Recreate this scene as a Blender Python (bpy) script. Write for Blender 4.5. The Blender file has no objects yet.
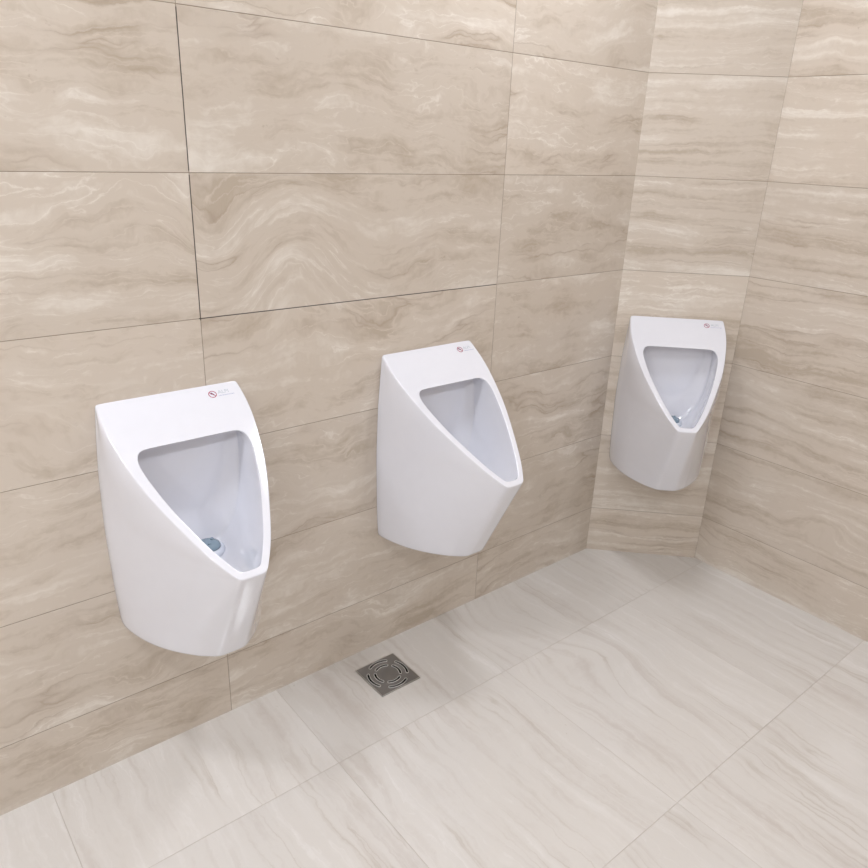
import bpy, bmesh, math
from mathutils import Vector, Matrix

S = bpy.context.scene
C = S.collection
PI = math.pi

# ------------------------------------------------------------------ camera, world, exposure
cam_d = bpy.data.cameras.new('camera')
cam = bpy.data.objects.new('camera', cam_d)
C.objects.link(cam)
F = Vector((0.596884, 0.712348, -0.369175)).normalized()
U = Vector((0.205162, 0.309321, 0.928563))
R = F.cross(U).normalized()
U = R.cross(F)
m = Matrix((R, U, -F)).transposed().to_4x4()
m.translation = Vector((-0.61526, -1.54176, 1.45884))
cam.matrix_world = m
cam_d.sensor_width = 36
cam_d.lens = 36 * 736.73 / 868
cam_d.clip_start = 0.02
S.camera = cam

S.view_settings.view_transform = 'Standard'
S.view_settings.look = 'None'
S.view_settings.gamma = 1
S.view_settings.use_curve_mapping = False
S.view_settings.exposure = 0.80

w = bpy.data.worlds.new('world')
S.world = w
w.use_nodes = True
w.node_tree.nodes['Background'].inputs[0].default_value = (1, 0.98, 0.95, 1)
w.node_tree.nodes['Background'].inputs[1].default_value = 0.0

CEIL = 2.5
# ceiling downlights: x, y, radius, emission strength
LIGHTS = [(-0.72, -0.36, 0.16, 26.0),
          (0.90, -0.42, 0.16, 23.0),
          (-2.22, -0.36, 0.16, 34.0),
          (1.36, -2.05, 0.16, 22.0),
          (-0.72, -2.05, 0.16, 34.0),
          (-2.22, -2.05, 0.16, 52.0)]

# ------------------------------------------------------------------ node helpers
class NT:
    def __init__(s, name):
        s.m = bpy.data.materials.new(name)
        s.m.use_nodes = True
        s.t = s.m.node_tree
        s.t.nodes.clear()
        s.out = s.t.nodes.new('ShaderNodeOutputMaterial')
        s.b = s.t.nodes.new('ShaderNodeBsdfPrincipled')
        s.t.links.new(s.b.outputs[0], s.out.inputs[0])

    def put(s, sock, v):
        if isinstance(v, bpy.types.NodeSocket):
            s.t.links.new(v, sock)
        elif v is not None:
            if isinstance(v, (tuple, list)) and len(v) == 3 and sock.type == 'RGBA':
                v = (*v, 1)
            sock.default_value = v

    def math(s, op, a, b=None, c=None, clamp=False):
        n = s.t.nodes.new('ShaderNodeMath')
        n.operation = op
        n.use_clamp = clamp
        s.put(n.inputs[0], a)
        if b is not None: s.put(n.inputs[1], b)
        if c is not None: s.put(n.inputs[2], c)
        return n.outputs[0]

    def comb(s, x, y, z=0.0):
        n = s.t.nodes.new('ShaderNodeCombineXYZ')
        s.put(n.inputs[0], x); s.put(n.inputs[1], y); s.put(n.inputs[2], z)
        return n.outputs[0]

    def sep(s, v):
        n = s.t.nodes.new('ShaderNodeSeparateXYZ')
        s.put(n.inputs[0], v)
        return n.outputs

    def noise(s, vec, scale, detail=4, rough=0.55, dist=0.0, out=0):
        n = s.t.nodes.new('ShaderNodeTexNoise')
        s.put(n.inputs['Vector'], vec)
        n.inputs['Scale'].default_value = scale
        n.inputs['Detail'].default_value = detail
        n.inputs['Roughness'].default_value = rough
        n.inputs['Distortion'].default_value = dist
        return n.outputs[out]

    def white(s, vec):
        n = s.t.nodes.new('ShaderNodeTexWhiteNoise')
        n.noise_dimensions = '3D'
        s.put(n.inputs['Vector'], vec)
        return n.outputs

    def ramp(s, f, stops, interp='LINEAR'):
        n = s.t.nodes.new('ShaderNodeValToRGB')
        r = n.color_ramp
        r.interpolation = interp
        while len(r.elements) < len(stops): r.elements.new(0.5)
        for e, (p, c) in zip(r.elements, stops):
            e.position = p
            e.color = (c, c, c, 1) if isinstance(c, (int, float)) else (*c, 1)
        s.put(n.inputs[0], f)
        return n.outputs[0]

    def mix(s, f, a, b, mode='MIX'):
        n = s.t.nodes.new('ShaderNodeMix')
        n.data_type = 'RGBA'
        n.blend_type = mode
        s.put(n.inputs[0], f); s.put(n.inputs[6], a); s.put(n.inputs[7], b)
        return n.outputs[2]

    def set(s, **k):
        names = dict(color='Base Color', rough='Roughness', metal='Metallic', spec='Specular IOR Level',
                     coat='Coat Weight', coatr='Coat Roughness', trans='Transmission Weight', ior='IOR',
                     emit='Emission Color', emits='Emission Strength', normal='Normal',
                     sss='Subsurface Weight', alpha='Alpha')
        for a, v in k.items(): s.put(s.b.inputs[names[a]], v)
        return s.m


def srgb(r, g, b):
    def f(c):
        c /= 255
        return c / 12.92 if c <= 0.04045 else ((c + 0.055) / 1.055) ** 2.4
    return (f(r), f(g), f(b))


def stone(name, pw, ph, dark, mid, light, vein, joint, jw, rough, seed, bumps=(), swap=False, bold=None,
          contrast=1.0, spec=0.5, wf=1.0, lay=0.0, ox=0.0, oy=0.0):
    """polished travertine-look tile; UVs are metres, tile pitch pw x ph"""
    N = NT(name)
    uv = N.t.nodes.new('ShaderNodeUVMap').outputs[0]
    u, v, _ = N.sep(uv)
    tu = N.math('DIVIDE', N.math('SUBTRACT', u, ox), pw)
    tv = N.math('DIVIDE', N.math('SUBTRACT', v, oy), ph)
    iu = N.math('FLOOR', tu); iv = N.math('FLOOR', tv)
    fu = N.math('FRACT', tu); fv = N.math('FRACT', tv)
    rnd = N.white(N.comb(iu, iv, seed))
    r1, r2, r3 = N.sep(rnd[1])
    # distance to nearest joint in metres
    du = N.math('MULTIPLY', N.math('MINIMUM', fu, N.math('SUBTRACT', 1.0, fu)), pw)
    dv = N.math('MULTIPLY', N.math('MINIMUM', fv, N.math('SUBTRACT', 1.0, fv)), ph)
    # pattern coordinates
    gx, gy = (v, u) if swap else (u, v)
    for (bu, bv, su, sv, amp) in bumps:      # stone folds with a shape of their own
        a = N.math('POWER', N.math('DIVIDE', N.math('SUBTRACT', u, bu), su), 2.0)
        b = N.math('POWER', N.math('DIVIDE', N.math('SUBTRACT', v, bv), sv), 2.0)
        g = N.math('MULTIPLY', N.math('EXPONENT', N.math('MULTIPLY', N.math('ADD', a, b), -1.0)), amp)
        gy = N.math('SUBTRACT', gy, g)
    offx = N.math('MULTIPLY', r1, 37.0)
    offy = N.math('MULTIPLY', r2, 23.0)
    px = N.math('ADD', gx, offx)
    py = N.math('ADD', gy, offy)
    base = N.comb(px, py, N.math('MULTIPLY', r3, 9.0))
    # big slow warp + billowing warp + ragged edges
    w1 = N.noise(base, 2.4, 2, 0.5)
    w2 = N.noise(N.comb(px, N.math('MULTIPLY', py, 1.5), r3), 7.0, 3, 0.55)
    w3 = N.noise(N.comb(px, py, r2), 34.0, 5, 0.65)
    amp1 = N.math('ADD', 0.04, N.math('MULTIPLY', r3, 0.22))
    py2 = N.math('ADD', py, N.math('MULTIPLY', N.math('SUBTRACT', w1, 0.5), N.math('MULTIPLY', amp1, wf)))
    py2 = N.math('ADD', py2, N.math('MULTIPLY', N.math('SUBTRACT', w2, 0.5), 0.075 * wf))
    py2 = N.math('ADD', py2, N.math('MULTIPLY', N.math('SUBTRACT', w3, 0.5), 0.016))
    # bands: noise nearly constant along px
    band = N.noise(N.comb(N.math('MULTIPLY', px, 0.55 - 0.25 * lay), N.math('MULTIPLY', py2, 4.2 + 2.0 * lay), r1), 2.4, 3, 0.5)
    fine = N.noise(N.comb(N.math('MULTIPLY', px, 0.9 - 0.45 * lay), N.math('MULTIPLY', py2, 14.0), r2), 2.6, 3, 0.5)
    cloud = N.noise(N.comb(px, N.math('MULTIPLY', py2, 1.7), r3), 6.0, 6, 0.62)
    speck = N.noise(N.comb(px, N.math('MULTIPLY', py2, 1.5), r3), 55.0, 4, 0.6)
    # agate-like layers: soft on one side, crisp and wavy on the other
    saw = N.math('FRACT', N.math('MULTIPLY', N.math('ADD', band, N.math('MULTIPLY', cloud, 0.16)), 15.0))
    saw = N.ramp(saw, [(0.0, 0.5), (0.12, 0.45), (0.80, 0.5), (0.92, 0.82), (1.0, 0.5)])
    sm = N.ramp(N.noise(N.comb(px, py, r1), 3.4, 3, 0.6), [(0.38, 0.15), (0.62, 1.0)])
    val = N.math('ADD', N.math('MULTIPLY', N.math('SUBTRACT', band, 0.5), 0.75 * contrast),
                 N.math('MULTIPLY', N.math('SUBTRACT', fine, 0.5), (0.60 + 0.45 * lay) * contrast))
    val = N.math('ADD', val, N.math('MULTIPLY', N.math('SUBTRACT', cloud, 0.5), (1.0 - 0.4 * lay) * contrast))
    val = N.math('ADD', val, N.math('MULTIPLY', N.math('SUBTRACT', speck, 0.5), 0.25 * contrast))
    val = N.math('ADD', val, N.math('MULTIPLY', N.math('MULTIPLY', N.math('SUBTRACT', saw, 0.5), sm), 0.60 * contrast))
    val = N.math('ADD', val, 0.5)
    col = N.ramp(val, [(0.22, dark), (0.46, mid), (0.56, mid), (0.84, light)])
    # thin pale and dark seams that follow the band contours
    ridge = N.math('ABSOLUTE', N.math('SUBTRACT', band, 0.56))
    vm = N.ramp(ridge, [(0.0, 1.0), (0.014, 0.35), (0.035, 0.0)])
    br = N.ramp(N.noise(base, 4.0, 3), [(0.42, 0.0), (0.6, 1.0)])
    col = N.mix(N.math('MULTIPLY', N.math('MULTIPLY', vm, br), 0.25), col, light)
    ridge2 = N.math('ABSOLUTE', N.math('SUBTRACT', band, 0.445))
    vm2 = N.ramp(ridge2, [(0.0, 1.0), (0.010, 0.4), (0.030, 0.0)])
    br2 = N.ramp(N.noise(base, 3.1, 4), [(0.45, 0.0), (0.62, 1.0)])
    col = N.mix(N.math('MULTIPLY', N.math('MULTIPLY', vm2, br2), 0.6), col, vein)
    # small pits
    pit = N.noise(N.comb(N.math('MULTIPLY', px, 1.0), N.math('MULTIPLY', py2, 1.8), r1), 60.0, 3, 0.6)
    pm = N.math('MULTIPLY', N.ramp(pit, [(0.66, 0.0), (0.74, 1.0)]),
                N.ramp(N.noise(base, 5.5, 2), [(0.55, 0.0), (0.68, 1.0)]))
    col = N.mix(N.math('MULTIPLY', pm, 0.45), col, vein)
    # per-tile tone
    tone = N.math('ADD', 0.965, N.math('MULTIPLY', r2, 0.07))
    col = N.mix(1.0, col, N.comb(tone, tone, tone), 'MULTIPLY')
    # joints
    dj = N.math('DIVIDE', N.math('MINIMUM', du, dv), 0.01)
    jcol = joint
    if bold:
        bu0, bu1, bv0, bv1 = bold           # a few open, dark joints around one tile
        inb = N.math('MULTIPLY', N.math('MULTIPLY', N.math('GREATER_THAN', u, bu0), N.math('LESS_THAN', u, bu1)),
                     N.math('MULTIPLY', N.math('GREATER_THAN', v, bv0), N.math('LESS_THAN', v, bv1)))
        inb = N.math('MULTIPLY', inb, N.math('GREATER_THAN', N.math('ABSOLUTE', N.math('SUBTRACT', v, E0 + 1.2)), 0.004))
        jcol = N.mix(inb, joint, srgb(50, 42, 34))
        dj = N.math('MULTIPLY', dj, N.math('SUBTRACT', 1.0, N.math('MULTIPLY', inb, 0.35)))
    jm = N.ramp(dj, [(jw * 50, 1.0), (jw * 50 + 0.06, 0.0)])
    col = N.mix(jm, col, jcol)
    bump = N.t.nodes.new('ShaderNodeBump')
    bump.inputs['Distance'].default_value = 0.0015
    bump.inputs['Strength'].default_value = 0.6
    N.put(bump.inputs['Height'], N.math('SUBTRACT', 1.0, jm))
    b2 = N.t.nodes.new('ShaderNodeBump')
    b2.inputs['Distance'].default_value = 0.004
    b2.inputs['Strength'].default_value = 0.10
    N.put(b2.inputs['Height'], N.noise(base, 7.0, 2))
    N.put(b2.inputs['Normal'], bump.outputs[0])
    return N.set(color=col, rough=N.math('ADD', rough, N.math('MULTIPLY', jm, 0.4)), spec=spec,
                 normal=b2.outputs[0])


E0 = 0.18015            # height of the first wall joint above the floor
WC = dict(dark=srgb(189, 175, 158), mid=srgb(209, 197, 183), light=srgb(228, 220, 209), vein=srgb(168, 150, 131),
          joint=srgb(140, 124, 104), jw=0.0007, rough=0.15, oy=E0 - 0.3)
M_W1 = stone('travertine_left_wall', 0.89066, 0.3, seed=3.0,
             bumps=[(0.24, E0 + 1.02, 0.12, 0.15, 0.115), (-0.33, E0 + 0.62, 0.10, 0.08, -0.05),
                    (0.05, E0 + 1.08, 0.09, 0.09, -0.07)],
             bold=(-0.004, 0.8885, E0 + 0.896, E0 + 1.495), **WC)
M_W2 = stone('travertine_corner_wall', 0.89066, 0.3, seed=11.0, ox=-0.3, wf=0.5, lay=1.0, **WC)
M_W3 = stone('travertine_right_wall', 0.89066, 0.3, seed=21.0, ox=0.0, wf=0.55, lay=0.8, bumps=[(0.42, E0 + 0.16, 0.10, 0.05, 0.05)], **WC)
M_FLOOR = stone('travertine_floor', 0.5835, 0.592, dark=srgb(201, 193, 186), mid=srgb(214, 209, 203),
                light=srgb(226, 222, 218), vein=srgb(188, 178, 167), joint=srgb(196, 188, 178), jw=0.0009, rough=0.10, seed=5.0,
                swap=True, ox=0.134, oy=-0.329, contrast=0.66, wf=0.55, lay=1.0,
                bumps=[(1.0, -0.45, 0.13, 0.13, 0.09), (0.86, -0.12, 0.12, 0.09, -0.05)])


def flat(name, col, **k):
    N = NT(name)
    n = N.noise(N.t.nodes.new('ShaderNodeTexCoord').outputs['Object'], 30.0, 2)
    c2 = tuple(x * 0.97 for x in col)
    return N.set(color=N.mix(n, col, c2), **k)


M_PAINT = flat('white_paint', srgb(238, 236, 232), rough=0.7)
M_REAR = flat('beige_paint', srgb(226, 220, 212), rough=0.7)
M_CERAM = flat('white_ceramic', srgb(229, 229, 235), rough=0.08, spec=0.5, coat=0.5, coatr=0.04)
M_STEEL = flat('satin_steel', srgb(150, 150, 150), rough=0.38, metal=0.9)
M_BRIGHT = flat('polished_steel', srgb(240, 240, 238), rough=0.45, metal=0.6)
M_FRAME = flat('frame_steel', srgb(196, 195, 192), rough=0.35, metal=0.9)
M_SUMP = flat('dark_sump', srgb(28, 25, 22), rough=0.6)
M_DOME = flat('blue_grey_plastic', srgb(150, 172, 186), rough=0.12, coat=0.4, trans=0.25)
M_WPLAS = flat('white_plastic', srgb(225, 230, 240), rough=0.2)
M_RED = flat('red_print', srgb(160, 40, 75), rough=0.4)
M_NAVY = flat('navy_print', srgb(60, 50, 95), rough=0.4)
M_GREYP = flat('pale_grey_print', srgb(176, 184, 192), rough=0.4)
M_BLUEP = flat('pale_blue_print', srgb(150, 157, 190), rough=0.4)
M_RING = flat('white_lamp_ring', srgb(235, 235, 235), rough=0.4)
M_LAMPS = {}


def lamp_mat(e):
    if e not in M_LAMPS:
        N = NT('lamp_diffuser')
        N.set(color=(0.9, 0.9, 0.9), emit=(0.93, 0.965, 1.04), emits=e)
        M_LAMPS[e] = N.m
    return M_LAMPS[e]


# ------------------------------------------------------------------ mesh helpers
def mkobj(name, verts, faces, mat, parent=None, smooth=False, uvs=None):
    me = bpy.data.meshes.new(name)
    me.from_pydata([tuple(v) for v in verts], [], faces)
    me.materials.append(mat)
    bm = bmesh.new(); bm.from_mesh(me)
    bmesh.ops.recalc_face_normals(bm, faces=bm.faces[:])
    bm.to_mesh(me); bm.free()
    if smooth:
        for p in me.polygons: p.use_smooth = True
    o = bpy.data.objects.new(name, me)
    C.objects.link(o)
    if parent: o.parent = parent
    return o


def struct(o):
    o['kind'] = 'structure'
    return o


def empty(name, loc, rz, label, cat, group=None):
    o = bpy.data.objects.new(name, None)
    C.objects.link(o)
    o.location = loc
    o.rotation_euler = (0, 0, rz)
    o.empty_display_size = 0.1
    o['label'] = label; o['category'] = cat
    if group: o['group'] = group
    return o


# ------------------------------------------------------------------ room shell
X1 = 1.47762
L2 = 0.41499
q = math.sqrt(0.5)
K2 = (X1 + L2 * q, -L2 * q)
XL, YB = -3.2, -3.3


def wall(name, a, b, mat, th=0.1, z1=CEIL, u0=0.0, ext0=0.0, ext1=0.0):
    """slab whose inner face runs a -> b (room on the right-hand side looking a->b); UV u = metres from u0"""
    a = Vector((*a, 0)); b = Vector((*b, 0))
    d = (b - a).normalized(); n = Vector((-d.y, d.x, 0))       # outward
    L = (b - a).length
    pts = []
    for z in (0, z1):
        pts += [a + Vector((0, 0, z)), b + Vector((0, 0, z)),
                b + d * ext1 + n * th + Vector((0, 0, z)), a - d * ext0 + n * th + Vector((0, 0, z))]
    fs = [(0, 1, 5, 4), (1, 2, 6, 5), (2, 3, 7, 6), (3, 0, 4, 7), (0, 3, 2, 1), (4, 5, 6, 7)]
    ang = math.atan2(d.y, d.x)
    inv = Matrix.Rotation(-ang, 3, 'Z')
    o = mkobj(name, [inv @ (p - a) for p in pts], fs, mat)
    o.location = a; o.rotation_euler = (0, 0, ang)
    me = o.data
    uvl = me.uv_layers.new(name='UVMap')
    for lp in me.loops:
        p = me.vertices[lp.vertex_index].co
        uvl.data[lp.index].uv = (p.x + u0, p.z)
    return struct(o)


wall('wall_left', (XL, 0), (X1, 0), M_W1, u0=XL, ext0=0.1, ext1=0.0)
wall('wall_corner', (X1, 0), K2, M_W2, ext0=0.04, ext1=0.04)
wall('wall_right', K2, (K2[0], YB), M_W3, ext1=0.1)
wall('wall_front', (K2[0], YB), (XL, YB), M_REAR, ext1=0.0)
wall('wall_rear', (XL, YB), (XL, 0), M_REAR)

# floor: slab with a square well for the drain
DC = (0.4245, -0.1355); DH = 0.0655
WELL = DH - 0.004


def make_floor():
    xs = [XL, DC[0] - WELL, DC[0] + WELL, K2[0] + 0.1]
    ys = [YB, DC[1] - WELL, DC[1] + WELL, 0.1]
    V = []; Fc = []
    for z in (0.0, -0.08):
        for y in ys:
            for x in xs: V.append((x, y, z))
    def id(i, j, k): return k * 16 + j * 4 + i
    for j in range(3):
        for i in range(3):
            if i == 1 and j == 1: continue
            Fc.append((id(i, j, 0), id(i + 1, j, 0), id(i + 1, j + 1, 0), id(i, j + 1, 0)))
            Fc.append((id(i, j, 1), id(i, j + 1, 1), id(i + 1, j + 1, 1), id(i + 1, j, 1)))
    ring = [(1, 1), (2, 1), (2, 2), (1, 2)]
    for a in range(4):
        b = (a + 1) % 4
        Fc.append((id(*ring[a], 0), id(*ring[b], 0), id(*ring[b], 1), id(*ring[a], 1)))
    out = [(i, 0) for i in range(4)] + [(3, j) for j in range(1, 4)] + [(i, 3) for i in (2, 1, 0)] + [(0, j) for j in (2, 1)]
    for a in range(len(out)):
        b = (a + 1) % len(out)
        Fc.append((id(*out[a], 0), id(*out[a], 1), id(*out[b], 1), id(*out[b], 0)))
    o = mkobj('floor', V, Fc, M_FLOOR)
    me = o.data
    uvl = me.uv_layers.new(name='UVMap')
    for lp in me.loops:
        p = me.vertices[lp.vertex_index].co
        uvl.data[lp.index].uv = (p.x, p.y)
    return struct(o)


make_floor()


def box(name, x0, x1, y0, y1, z0, z1, mat, parent=None):
    V = [(x, y, z) for z in (z0, z1) for (x, y) in ((x0, y0), (x1, y0), (x1, y1), (x0, y1))]
    Fc = [(0, 3, 2, 1), (4, 5, 6, 7), (0, 1, 5, 4), (1, 2, 6, 5), (2, 3, 7, 6), (3, 0, 4, 7)]
    return mkobj(name, V, Fc, mat, parent)


struct(box('ceiling', XL - 0.1, K2[0] + 0.1, YB - 0.1, 0.1, CEIL, CEIL + 0.1, M_PAINT))


# ------------------------------------------------------------------ urinal
Z0, SL = 0.927, 0.735          # slanted front plane: z = Z0 - SL * depth


def lerp(a, b, t): return a + (b - a) * t


def interp(tab, x):
    for (x0, y0), (x1, y1) in zip(tab, tab[1:]):
        if x <= x1: return lerp(y0, y1, (x - x0) / (x1 - x0)) if x >= x0 else y0
    return tab[-1][1]


WT = [(0.382, 0.160), (0.40, 0.1635), (0.48, 0.168), (0.64, 0.1715), (0.78, 0.168), (0.87, 0.1615), (0.927, 0.1560)]
# (rim outer u, d ; opening u, d) down one side of the slanted shield face
RIM = [(.1535, .009, .100, .1045), (.1560, .018, .110, .1070), (.1575, .050, .1175, .1140), (.1545, .085, .1210, .1260),
       (.1470, .122, .1205, .1420), (.1330, .178, .1120, .1740), (.1120, .228, .0975, .2200), (.0875, .280, .0760, .2680),
       (.0620, .330, .0520, .3175), (.0410, .3585, .0320, .3465), (.0340, .3685, .0255, .3560), (.0285, .3735, .0195, .3605)]
LIPC = (-0.6, 0.0, 0.6)        # lip columns between the two corners
TOPC = [-0.93, -0.5, 0.0, 0.5, 0.93]
MT = [0.0, 0.04, 0.12, 0.30, 0.50, 0.70, 0.86, None, 1.0]   # None -> support column close to the edge


def sl(u, d): return Vector((u, -d, Z0 - SL * d))


def side_point(Wz, f, D, t, sup, bulge):
    """plan position along the side from the wall (W,0) to the front corner (f,D)"""
    if t is None: t = 1 - sup
    a = min(0.022, 0.25 * D)          # short return square to the wall
    L = D
    # control: straight return, then line with a gentle belly
    if t <= 0.12:
        return (Wz, a * t / 0.12)
    s = (t - 0.12) / 0.88
    x = lerp(Wz, f, s); y = lerp(a, D, s)
    nx, ny = (D - a), (Wz - f)
    n = math.hypot(nx, ny) or 1
    b = bulge * 4 * s * (1 - s)
    return (x + nx / n * b, y + ny / n * b)


def make_urinal(label, loc, rz, mark):
    root = empty('urinal', loc, rz, label, 'urinal', 'wall-hung white urinals')
    V = []; Fc = []; crease = []

    def add(p):
        V.append(Vector(p)); return len(V) - 1
    nM = len(MT)
    grid = {}                        # (side, row, col)
    # wall-side heights of the rows, spread evenly so that the sides stay smooth
    NR = len(RIM) + 9
    def zwall(j):
        if j == 0: return 0.9275
        if j == 1: return 0.9205
        if j >= NR - 3: return (0.400, 0.3885, 0.384)[j - NR + 3]
        return lerp(0.900, 0.430, (j - 2) / (NR - 6)) if j <= NR - 4 else 0.41
    def zrow(j, t, ztop, zf):
        if j < 2: return lerp(ztop, zf, t)
        g = t ** 1.6
        return lerp(zwall(j), zf, g)
    # upper rows: one per RIM entry
    rowsN = len(RIM)
    for sgn in (-1, 1):
        for j, (ru, rd, ou, od) in enumerate(RIM):
            zf = Z0 - SL * rd
            for k, t in enumerate(MT):
                tt = t if t is not None else 1 - min(0.3, 0.006 / max(rd, 0.02))
                ztop = min(0.9275, zf + 0.006) if j == 0 else (zf + 0.002 if j == 1 else zf)
                z = zrow(j, tt, ztop, zf)
                x, y = side_point(interp(WT, z), ru, rd, t, min(0.3, 0.006 / max(rd, 0.02)), min(0.016, 0.045 * rd))
                grid[sgn, j, k] = add((sgn * x, -y, z))
    # lower rows
    zl = Z0 - SL * RIM[-1][1]
    LOW = [zl - 0.006, zl - 0.03, 0.58, 0.52, 0.46, 0.42, 0.400, 0.3885, 0.384]
    for j, z in enumerate(LOW):
        s = (zl - z) / (zl - 0.382)
        D = lerp(0.3750, 0.239, s)
        fw = lerp(0.0280, 0.033, s)
        if j == len(LOW) - 1: D -= 0.004
        W_ = interp(WT, z) - (0.003 if j == len(LOW) - 1 else 0)
        sup = lerp(0.02, 0.14, min(1, s * 1.3))
        for sgn in (-1, 1):
            for k, t in enumerate(MT):
                zk = zrow(rowsN + j, t if t is not None else 1 - sup, 0, z)
                W2_ = interp(WT, zk) - (0.003 if j == len(LOW) - 1 else 0)
                x, y = side_point(W2_, fw, D, t, sup, lerp(0.015, 0.026, s))
                grid[sgn, rowsN + j, k] = add((sgn * x, -y, zk))
        for c, u in enumerate(LIPC):
            grid['f', rowsN + j, c] = add((fw * u, -(D + 0.0015), z))
    for c, u in enumerate(LIPC):
        grid['f', rowsN - 1, c] = add(sl(RIM[-1][0] * u, RIM[-1][1] + 0.0015))
    nR = rowsN + len(LOW)
    for sgn in (-1, 1):
        for j in range(nR - 1):
            for k in range(nM - 1):
                Fc.append((grid[sgn, j, k], grid[sgn, j, k + 1], grid[sgn, j + 1, k + 1], grid[sgn, j + 1, k]))
    for j in range(rowsN - 1, nR - 1):
        row = lambda jj: [grid[-1, jj, nM - 1]] + [grid['f', jj, c] for c in range(len(LIPC))] + [grid[1, jj, nM - 1]]
        a, b = row(j), row(j + 1)
        for i in range(len(a) - 1): Fc.append((a[i], a[i + 1], b[i + 1], b[i]))
    # top cap strips between the two row 0 sides
    cols = []
    for c in TOPC:
        col = []
        for k in range(nM):
            p = V[grid[1, 0, k]]
            zz = p.z + 0.0008
            col.append(add((p.x * c, p.y, zz)))
        cols.append(col)
    allc = [[grid[-1, 0, k] for k in range(nM)]] + cols + [[grid[1, 0, k] for k in range(nM)]]
    for a, b in zip(allc, allc[1:]):
        for k in range(nM - 1): Fc.append((a[k], b[k], b[k + 1], a[k + 1]))
    # closed loops, same order: left side top->lip, lip, right side lip->top, top right->left
    outer = [grid[-1, j, nM - 1] for j in range(rowsN)] + [grid['f', rowsN - 1, c] for c in range(len(LIPC))] + \
            [grid[1, j, nM - 1] for j in reversed(range(rowsN))] + [col[nM - 1] for col in reversed(cols)]
    O = [sl(-r[2], r[3]) for r in RIM] + [sl(RIM[-1][2] * u, RIM[-1][3] + 0.0015) for u in LIPC] + \
        [sl(r[2], r[3]) for r in reversed(RIM)] + [sl(RIM[0][2] * c * 0.95, RIM[0][3] - 0.0005) for c in reversed(TOPC)]
    rings = [outer]
    n = len(outer)
    for mode in ('a', 'm', 'b', 'o'):
        r = []
        for i in range(n):
            P, Q = V[outer[i]], O[i]
            Ln = (Q - P).length
            e = min(0.0042 / Ln, 0.33)
            f = {'a': e, 'm': 0.5, 'b': 1 - e * 0.9, 'o': 1.0}[mode]
            r.append(add(P.lerp(Q, f)))
        rings.append(r)
    # bowl: cubic sweep from the opening to the back panel
    nin = Vector((0, 0.592, -0.806))
    BS = [(.0960, .850), (.1080, .847), (.1170, .838), (.1205, .822), (.1200, .800), (.1170, .760), (.1110, .715), (.1000, .670),
          (.0820, .632), (.0560, .602), (.0380, .592), (.0240, .588)]
    CS = [(.080, .842), (.090, .840), (.097, .833), (.098, .820), (.097, .800), (.090, .765), (.078, .730), (.060, .700),
          (.042, .680), (.026, .668), (.016, .664), (.009, .662)]

    def panel(T, d, zb):
        L = [Vector((-a, -d, b)) for a, b in T] + [Vector((T[-1][0] * u, -d, T[-1][1])) for u in LIPC] + \
            [Vector((a, -d, b)) for a, b in reversed(T)] + [Vector((T[0][0] * c * 0.95, -d, T[0][1])) for c in reversed(TOPC)]
        return L
    B = panel(BS, 0.082, 0)
    Cc = panel(CS, 0.066, 0)
    for p in B:       # the back panel leans: deeper at the top, forward at the bottom
        p.y = -lerp(0.100, 0.060, max(0, min(1, (p.z - 0.59) / 0.26)))
    for p in Cc:
        p.y = -lerp(0.072, 0.050, max(0, min(1, (p.z - 0.66) / 0.18)))
    for s in (0.02, 0.06, 0.14, 0.28, 0.45, 0.62, 0.78, 0.90, 0.97):
        r = []
        for i in range(n):
            P0, P3 = O[i], B[i]
            dd = -P0.y
            h = lerp(0.010, 0.085, max(0, min(1, (dd - 0.105) / 0.265)))
            P1 = P0 + nin * h
            P2 = P3 + Vector((0, -min(0.06, 0.35 * (dd - 0.05)), 0)) + Vector((P3.x * 0.02, 0, -0.004 if P3.z < 0.7 else 0))
            r.append(add(P0 * (1 - s) ** 3 + P1 * 3 * s * (1 - s) ** 2 + P2 * 3 * s * s * (1 - s) + P3 * s ** 3))
        rings.append(r)
    rings.append([add(p) for p in B])
    rings.append([add(B[i].lerp(Cc[i], 0.5)) for i in range(n)])
    rings.append([add(p) for p in Cc])
    cen = Vector((0, -0.060, 0.765))
    rings.append([add(Cc[i].lerp(cen, 0.15)) for i in range(n)])
    rings.append([add(Cc[i].lerp(cen, 0.6)) for i in range(n)])
    for a, b in zip(rings, rings[1:]):
        for i in range(n):
            j = (i + 1) % n
            Fc.append((a[i], a[j], b[j], b[i]))
    Fc.append(tuple(rings[-1]))
    # underside
    bl = [grid[-1, nR - 1, k] for k in range(nM)] + [grid['f', nR - 1, c] for c in range(len(LIPC))] + \
         [grid[1, nR - 1, k] for k in reversed(range(nM))]
    ins = []
    for i in bl:
        p = V[i]
        ins.append(add((p.x * 0.95, p.y * 0.95, 0.3832)))
    for i in range(len(bl) - 1): Fc.append((bl[i], bl[i + 1], ins[i + 1], ins[i]))
    Fc.append(tuple(ins))
    # back against the wall
    back = [grid[-1, j, 0] for j in range(nR)] + [ins[0], ins[-1]] + [grid[1, j, 0] for j in reversed(range(nR))] + [c[0] for c in reversed(cols)]
    Fc.append(tuple(back))
    body = mkobj('ceramic_body', V, Fc, M_CERAM, root, smooth=True)
    # hard edge where the ceramic meets the wall
    bset = set(back)
    me = body.data
    at = me.attributes.new('crease_edge', 'FLOAT', 'EDGE')
    for e in me.edges:
        if e.vertices[0] in bset and e.vertices[1] in bset: at.data[e.index].value = 1.0
    ss = body.modifiers.new('subsurf', 'SUBSURF')
    ss.levels = 2; ss.render_levels = 2

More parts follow.
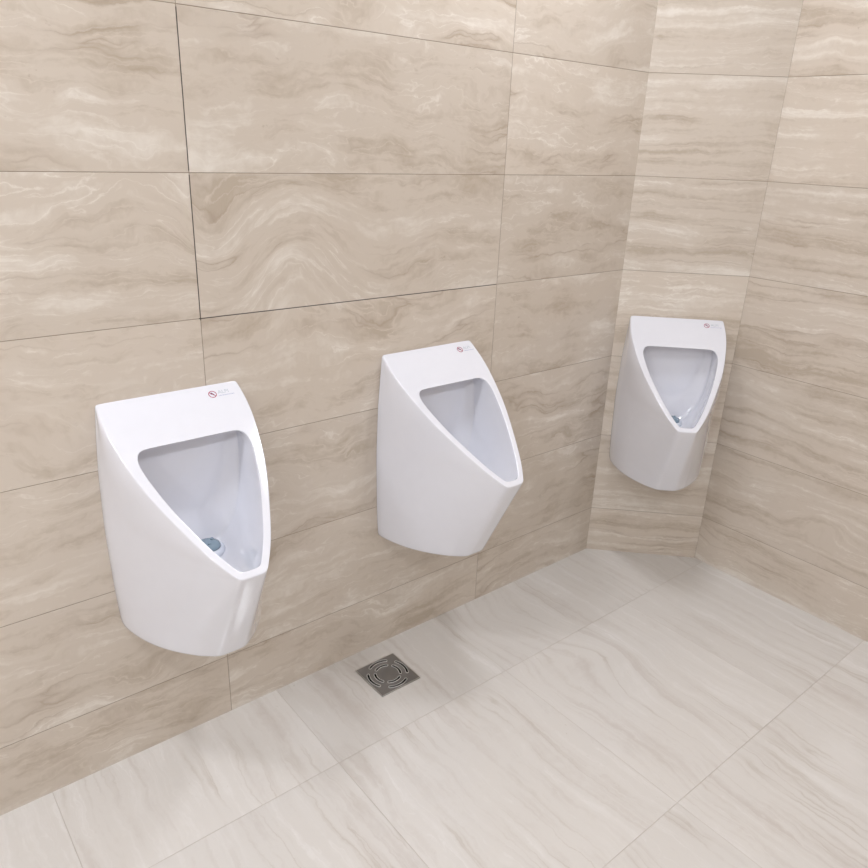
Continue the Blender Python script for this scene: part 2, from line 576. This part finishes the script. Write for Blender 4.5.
    # waste dome in the bowl
    def lathe(name, prof, mat, cx, cy, seg=40, par=root):
        VV = []; FF = []
        for (r, z) in prof:
            for a in range(seg):
                VV.append((cx + r * math.cos(2 * PI * a / seg), cy + r * math.sin(2 * PI * a / seg), z))
        for i in range(len(prof) - 1):
            for a in range(seg):
                b = (a + 1) % seg
                FF.append((i * seg + a, i * seg + b, (i + 1) * seg + b, (i + 1) * seg + a))
        FF.append(tuple(range(seg))); FF.append(tuple(range((len(prof) - 1) * seg, len(prof) * seg)))
        return mkobj(name, VV, FF, mat, par, smooth=True)
    zc = 0.587
    ring = lathe('waste_ring', [(0.036, zc - 0.003), (0.036, zc + 0.008), (0.034, zc + 0.014), (0.029, zc + 0.016), (0.0265, zc + 0.0155), (0.0265, zc)], M_WPLAS, 0.005, -0.135)
    ring['label'] = 'white plastic waste ring'
    dome = lathe('waste_dome', [(0.0265, zc + 0.014), (0.0265, zc + 0.019), (0.024, zc + 0.024), (0.016, zc + 0.028), (0.006, zc + 0.029), (0.0006, zc + 0.029)], M_DOME, 0.005, -0.135)
    dome['label'] = 'translucent blue-grey waste dome'
    sc = []
    VV = []; FF = []
    for a in (0.4, 2.5, 4.6):
        cx, cy = 0.005 + 0.012 * math.cos(a), -0.135 + 0.012 * math.sin(a)
        b0 = len(VV)
        for z in (zc + 0.024, zc + 0.031):
            for g in range(12): VV.append((cx + 0.004 * math.cos(g * PI / 6), cy + 0.004 * math.sin(g * PI / 6), z))
        for g in range(12):
            h = (g + 1) % 12
            FF.append((b0 + g, b0 + h, b0 + 12 + h, b0 + 12 + g))
        FF.append(tuple(range(b0 + 12, b0 + 24)))
    k = mkobj('dome_stud', VV, FF, M_DOME, dome)

    # printed marks near the top right corner, lying on the slanted face
    def on(u, d, lift=0.0006):
        p = sl(u, d)
        return p + Vector((0, -0.592, 0.806)) * lift
    ax_u = Vector((1, 0, 0)); ax_v = Vector((0, 0.806, 0.592))     # up the slope

    def sheet(name, polys, org, mat, par, lift=0.0006, th=0.0002):
        VV = []; FF = []
        nrm = Vector((0, -0.592, 0.806))
        for poly in polys:
            b0 = len(VV); k = len(poly)
            for zz in (lift, lift - th):
                for (a, b) in poly: VV.append(org + ax_u * a + ax_v * b + nrm * zz)
            FF.append(tuple(range(b0, b0 + k)))
            FF.append(tuple(range(b0 + k, b0 + 2 * k)))
            for i in range(k):
                j = (i + 1) % k
                FF.append((b0 + i, b0 + j, b0 + k + j, b0 + k + i))
        return mkobj(name, VV, FF, mat, par)
    org = sl(mark, 0.0215)
    rr, ri = 0.0094, 0.0077
    quads = []
    for i in range(32):
        a, b = 2 * PI * i / 32, 2 * PI * (i + 1) / 32
        quads.append([(rr * math.cos(a), rr * math.sin(a)), (rr * math.cos(b), rr * math.sin(b)),
                      (ri * math.cos(b), ri * math.sin(b)), (ri * math.cos(a), ri * math.sin(a))])
    c45 = math.sqrt(.5)
    quads.append([(-ri * c45 - .0006, ri * c45 - .0006), (-ri * c45 + .0006, ri * c45 + .0006), (ri * c45 + .0006, -ri * c45 + .0006), (ri * c45 - .0006, -ri * c45 - .0006)])
    pr = sheet('prohibition_symbol', quads, org, M_RED, root, 0.0010)
    pr['label'] = 'small red no-flush prohibition symbol'
    hand = [[(-.0045, .0045), (-.001, .0055), (.0015, .002), (.0042, -.001), (.003, -.0025), (.0005, -.0012), (-.002, 0.0), (-.0038, .001)]]
    sheet('symbol_pictogram', hand, org, M_NAVY, pr, 0.0008)
    # faint wordmark and the tiny line of text under it
    def text(body_, size, org, mat, name, par):
        cu = bpy.data.curves.new(name, 'FONT')
        cu.body = body_; cu.size = size; cu.resolution_u = 2
        to = bpy.data.objects.new(name, cu)
        C.objects.link(to)
        bpy.context.view_layer.update()
        dg = bpy.context.evaluated_depsgraph_get()
        me2 = bpy.data.meshes.new_from_object(to.evaluated_get(dg))
        bpy.data.objects.remove(to)
        nrm = Vector((0, -0.592, 0.806))
        for v in me2.vertices:
            v.co = org + ax_u * v.co.x + ax_v * v.co.y + nrm * 0.0007
        me2.materials.clear(); me2.materials.append(mat)
        me2.name = name
        o = bpy.data.objects.new(name, me2)
        C.objects.link(o); o.parent = par
        return o
    text('ALPI', 0.0135, sl(mark + 0.0135, 0.0225), M_GREYP, 'wordmark', root)
    dashes = []
    x = 0.0
    for wd in (.0018, .003, .0012, .0034, .0022, .0016, .003, .0026, .0014, .0034, .002):
        dashes.append([(x, 0), (x + wd, 0), (x + wd, .0013), (x, .0013)]); x += wd + .0011
    sheet('small_print', dashes, sl(mark + 0.0125, 0.0275), M_BLUEP, root, 0.0009)
    return root


make_urinal('white ceramic urinal nearest the camera, leftmost on the long left wall', (-0.083, -0.001, 0), 0, 0.0875)
make_urinal('middle white urinal, between the nearest one and the corner, behind the floor drain', (0.6415, -0.001, 0), 0, 0.099)
make_urinal('white ceramic urinal alone on the narrow angled corner wall, farthest away',
            (X1 + 0.203 * q - 0.001 * q, -0.203 * q - 0.001 * q, 0), -PI / 4, 0.097)


# ------------------------------------------------------------------ floor drain
def curve_plate(name, outline, holes, th, z, mat, parent, bevel=0.0):
    cu = bpy.data.curves.new(name, 'CURVE')
    cu.dimensions = '2D'; cu.fill_mode = 'BOTH'; cu.extrude = th / 2; cu.bevel_depth = bevel; cu.bevel_resolution = 1
    for pts in [outline] + holes:
        sp = cu.splines.new('POLY'); sp.points.add(len(pts) - 1)
        for p, (x, y) in zip(sp.points, pts): p.co = (x, y, 0, 1)
        sp.use_cyclic_u = True
    to = bpy.data.objects.new(name, cu); C.objects.link(to)
    bpy.context.view_layer.update()
    me = bpy.data.meshes.new_from_object(to.evaluated_get(bpy.context.evaluated_depsgraph_get()))
    bpy.data.objects.remove(to)
    for v in me.vertices: v.co.z += z
    me.materials.clear(); me.materials.append(mat); me.name = name
    o = bpy.data.objects.new(name, me); C.objects.link(o); o.parent = parent
    return o


def slot(r, w, a0, half, n=14):
    P = []
    def arc_(rad, s, e, cx=0, cy=0, k=n):
        return [(cx + rad * math.cos(lerp(s, e, i / k)), cy + rad * math.sin(lerp(s, e, i / k))) for i in range(k + 1)]
    s, e = a0 - half, a0 + half
    P += arc_(r + w, s, e)
    P += arc_(w, e, e + PI, r * math.cos(e), r * math.sin(e), 6)[1:-1]
    P += arc_(r - w, e, s)
    P += arc_(w, s + PI, s + 2 * PI, r * math.cos(s), r * math.sin(s), 6)[1:-1]
    return P


drain = empty('floor_drain', (DC[0], DC[1], 0), 0, 'square steel floor drain with curved slots, set in the floor tiles below the middle urinal', 'floor drain')
h = DH
holes = []; rims = []
for r_, hw, half in ((0.0575, 0.0031, 0.52), (0.0370, 0.0031, 0.54)):
    for k in range(4):
        holes.append(slot(r_, hw, k * PI / 2, half))
        rims.append((r_, hw, k * PI / 2, half))
curve_plate('grate', [(-h, -h), (h, -h), (h, h), (-h, h)], holes, 0.003, 0.0027, M_STEEL, drain)['label'] = 'brushed grey grate plate with eight curved slots'
H2 = DH + 0.0024
curve_plate('frame', [(-H2, -H2), (H2, -H2), (H2, H2), (-H2, H2)], [[(-h, -h), (-h, h), (h, h), (h, -h)]], 0.0034, 0.0025, M_FRAME, drain)['label'] = 'thin polished steel frame'
for (r_, hw, a, half) in rims:
    curve_plate('slot_rim', slot(r_, hw + 0.0014, a, half), [slot(r_, hw, a, half)], 0.0014, 0.0049, M_BRIGHT, drain)
# sump under the grate
WL = WELL - 0.0005
V = []; Fc = []
for z in (0.0005, -0.07):
    V += [(-WL, -WL, z), (WL, -WL, z), (WL, WL, z), (-WL, WL, z)]
Fc = [(4, 5, 6, 7)] + [(i, (i + 1) % 4, 4 + (i + 1) % 4, 4 + i) for i in range(4)]
mkobj('sump', V, Fc, M_SUMP, drain)


# ------------------------------------------------------------------ ceiling downlights (above the frame)
def disc(name, prof, mat, par, seg=40):
    VV = []; FF = []
    for (r, z) in prof:
        for a in range(seg): VV.append((r * math.cos(2 * PI * a / seg), r * math.sin(2 * PI * a / seg), z))
    for i in range(len(prof) - 1):
        for a in range(seg):
            b = (a + 1) % seg
            FF.append((i * seg + a, i * seg + b, (i + 1) * seg + b, (i + 1) * seg + a))
    if len(prof) == 1 or name == 'diffuser': FF.append(tuple(range((len(prof) - 1) * seg, len(prof) * seg)))
    return mkobj(name, VV, FF, mat, par)


WHERE = ['over the nearest urinal', 'nearest the angled corner', 'at the far left end of the urinal wall', 'behind, near the right wall', 'behind the camera', 'at the far left rear of the room']
for (x, y, r, e), wh in zip(LIGHTS, WHERE):
    L = empty('ceiling_downlight', (x, y, CEIL), 0, 'round white recessed downlight in the ceiling ' + wh, 'ceiling light', 'ceiling downlights')
    disc('lamp_ring', [(r + 0.015, 0), (r + 0.015, -0.008), (r, -0.010), (r, 0.0)], M_RING, L)
    disc('diffuser', [(r, -0.001), (r, -0.004)], lamp_mat(e), L)
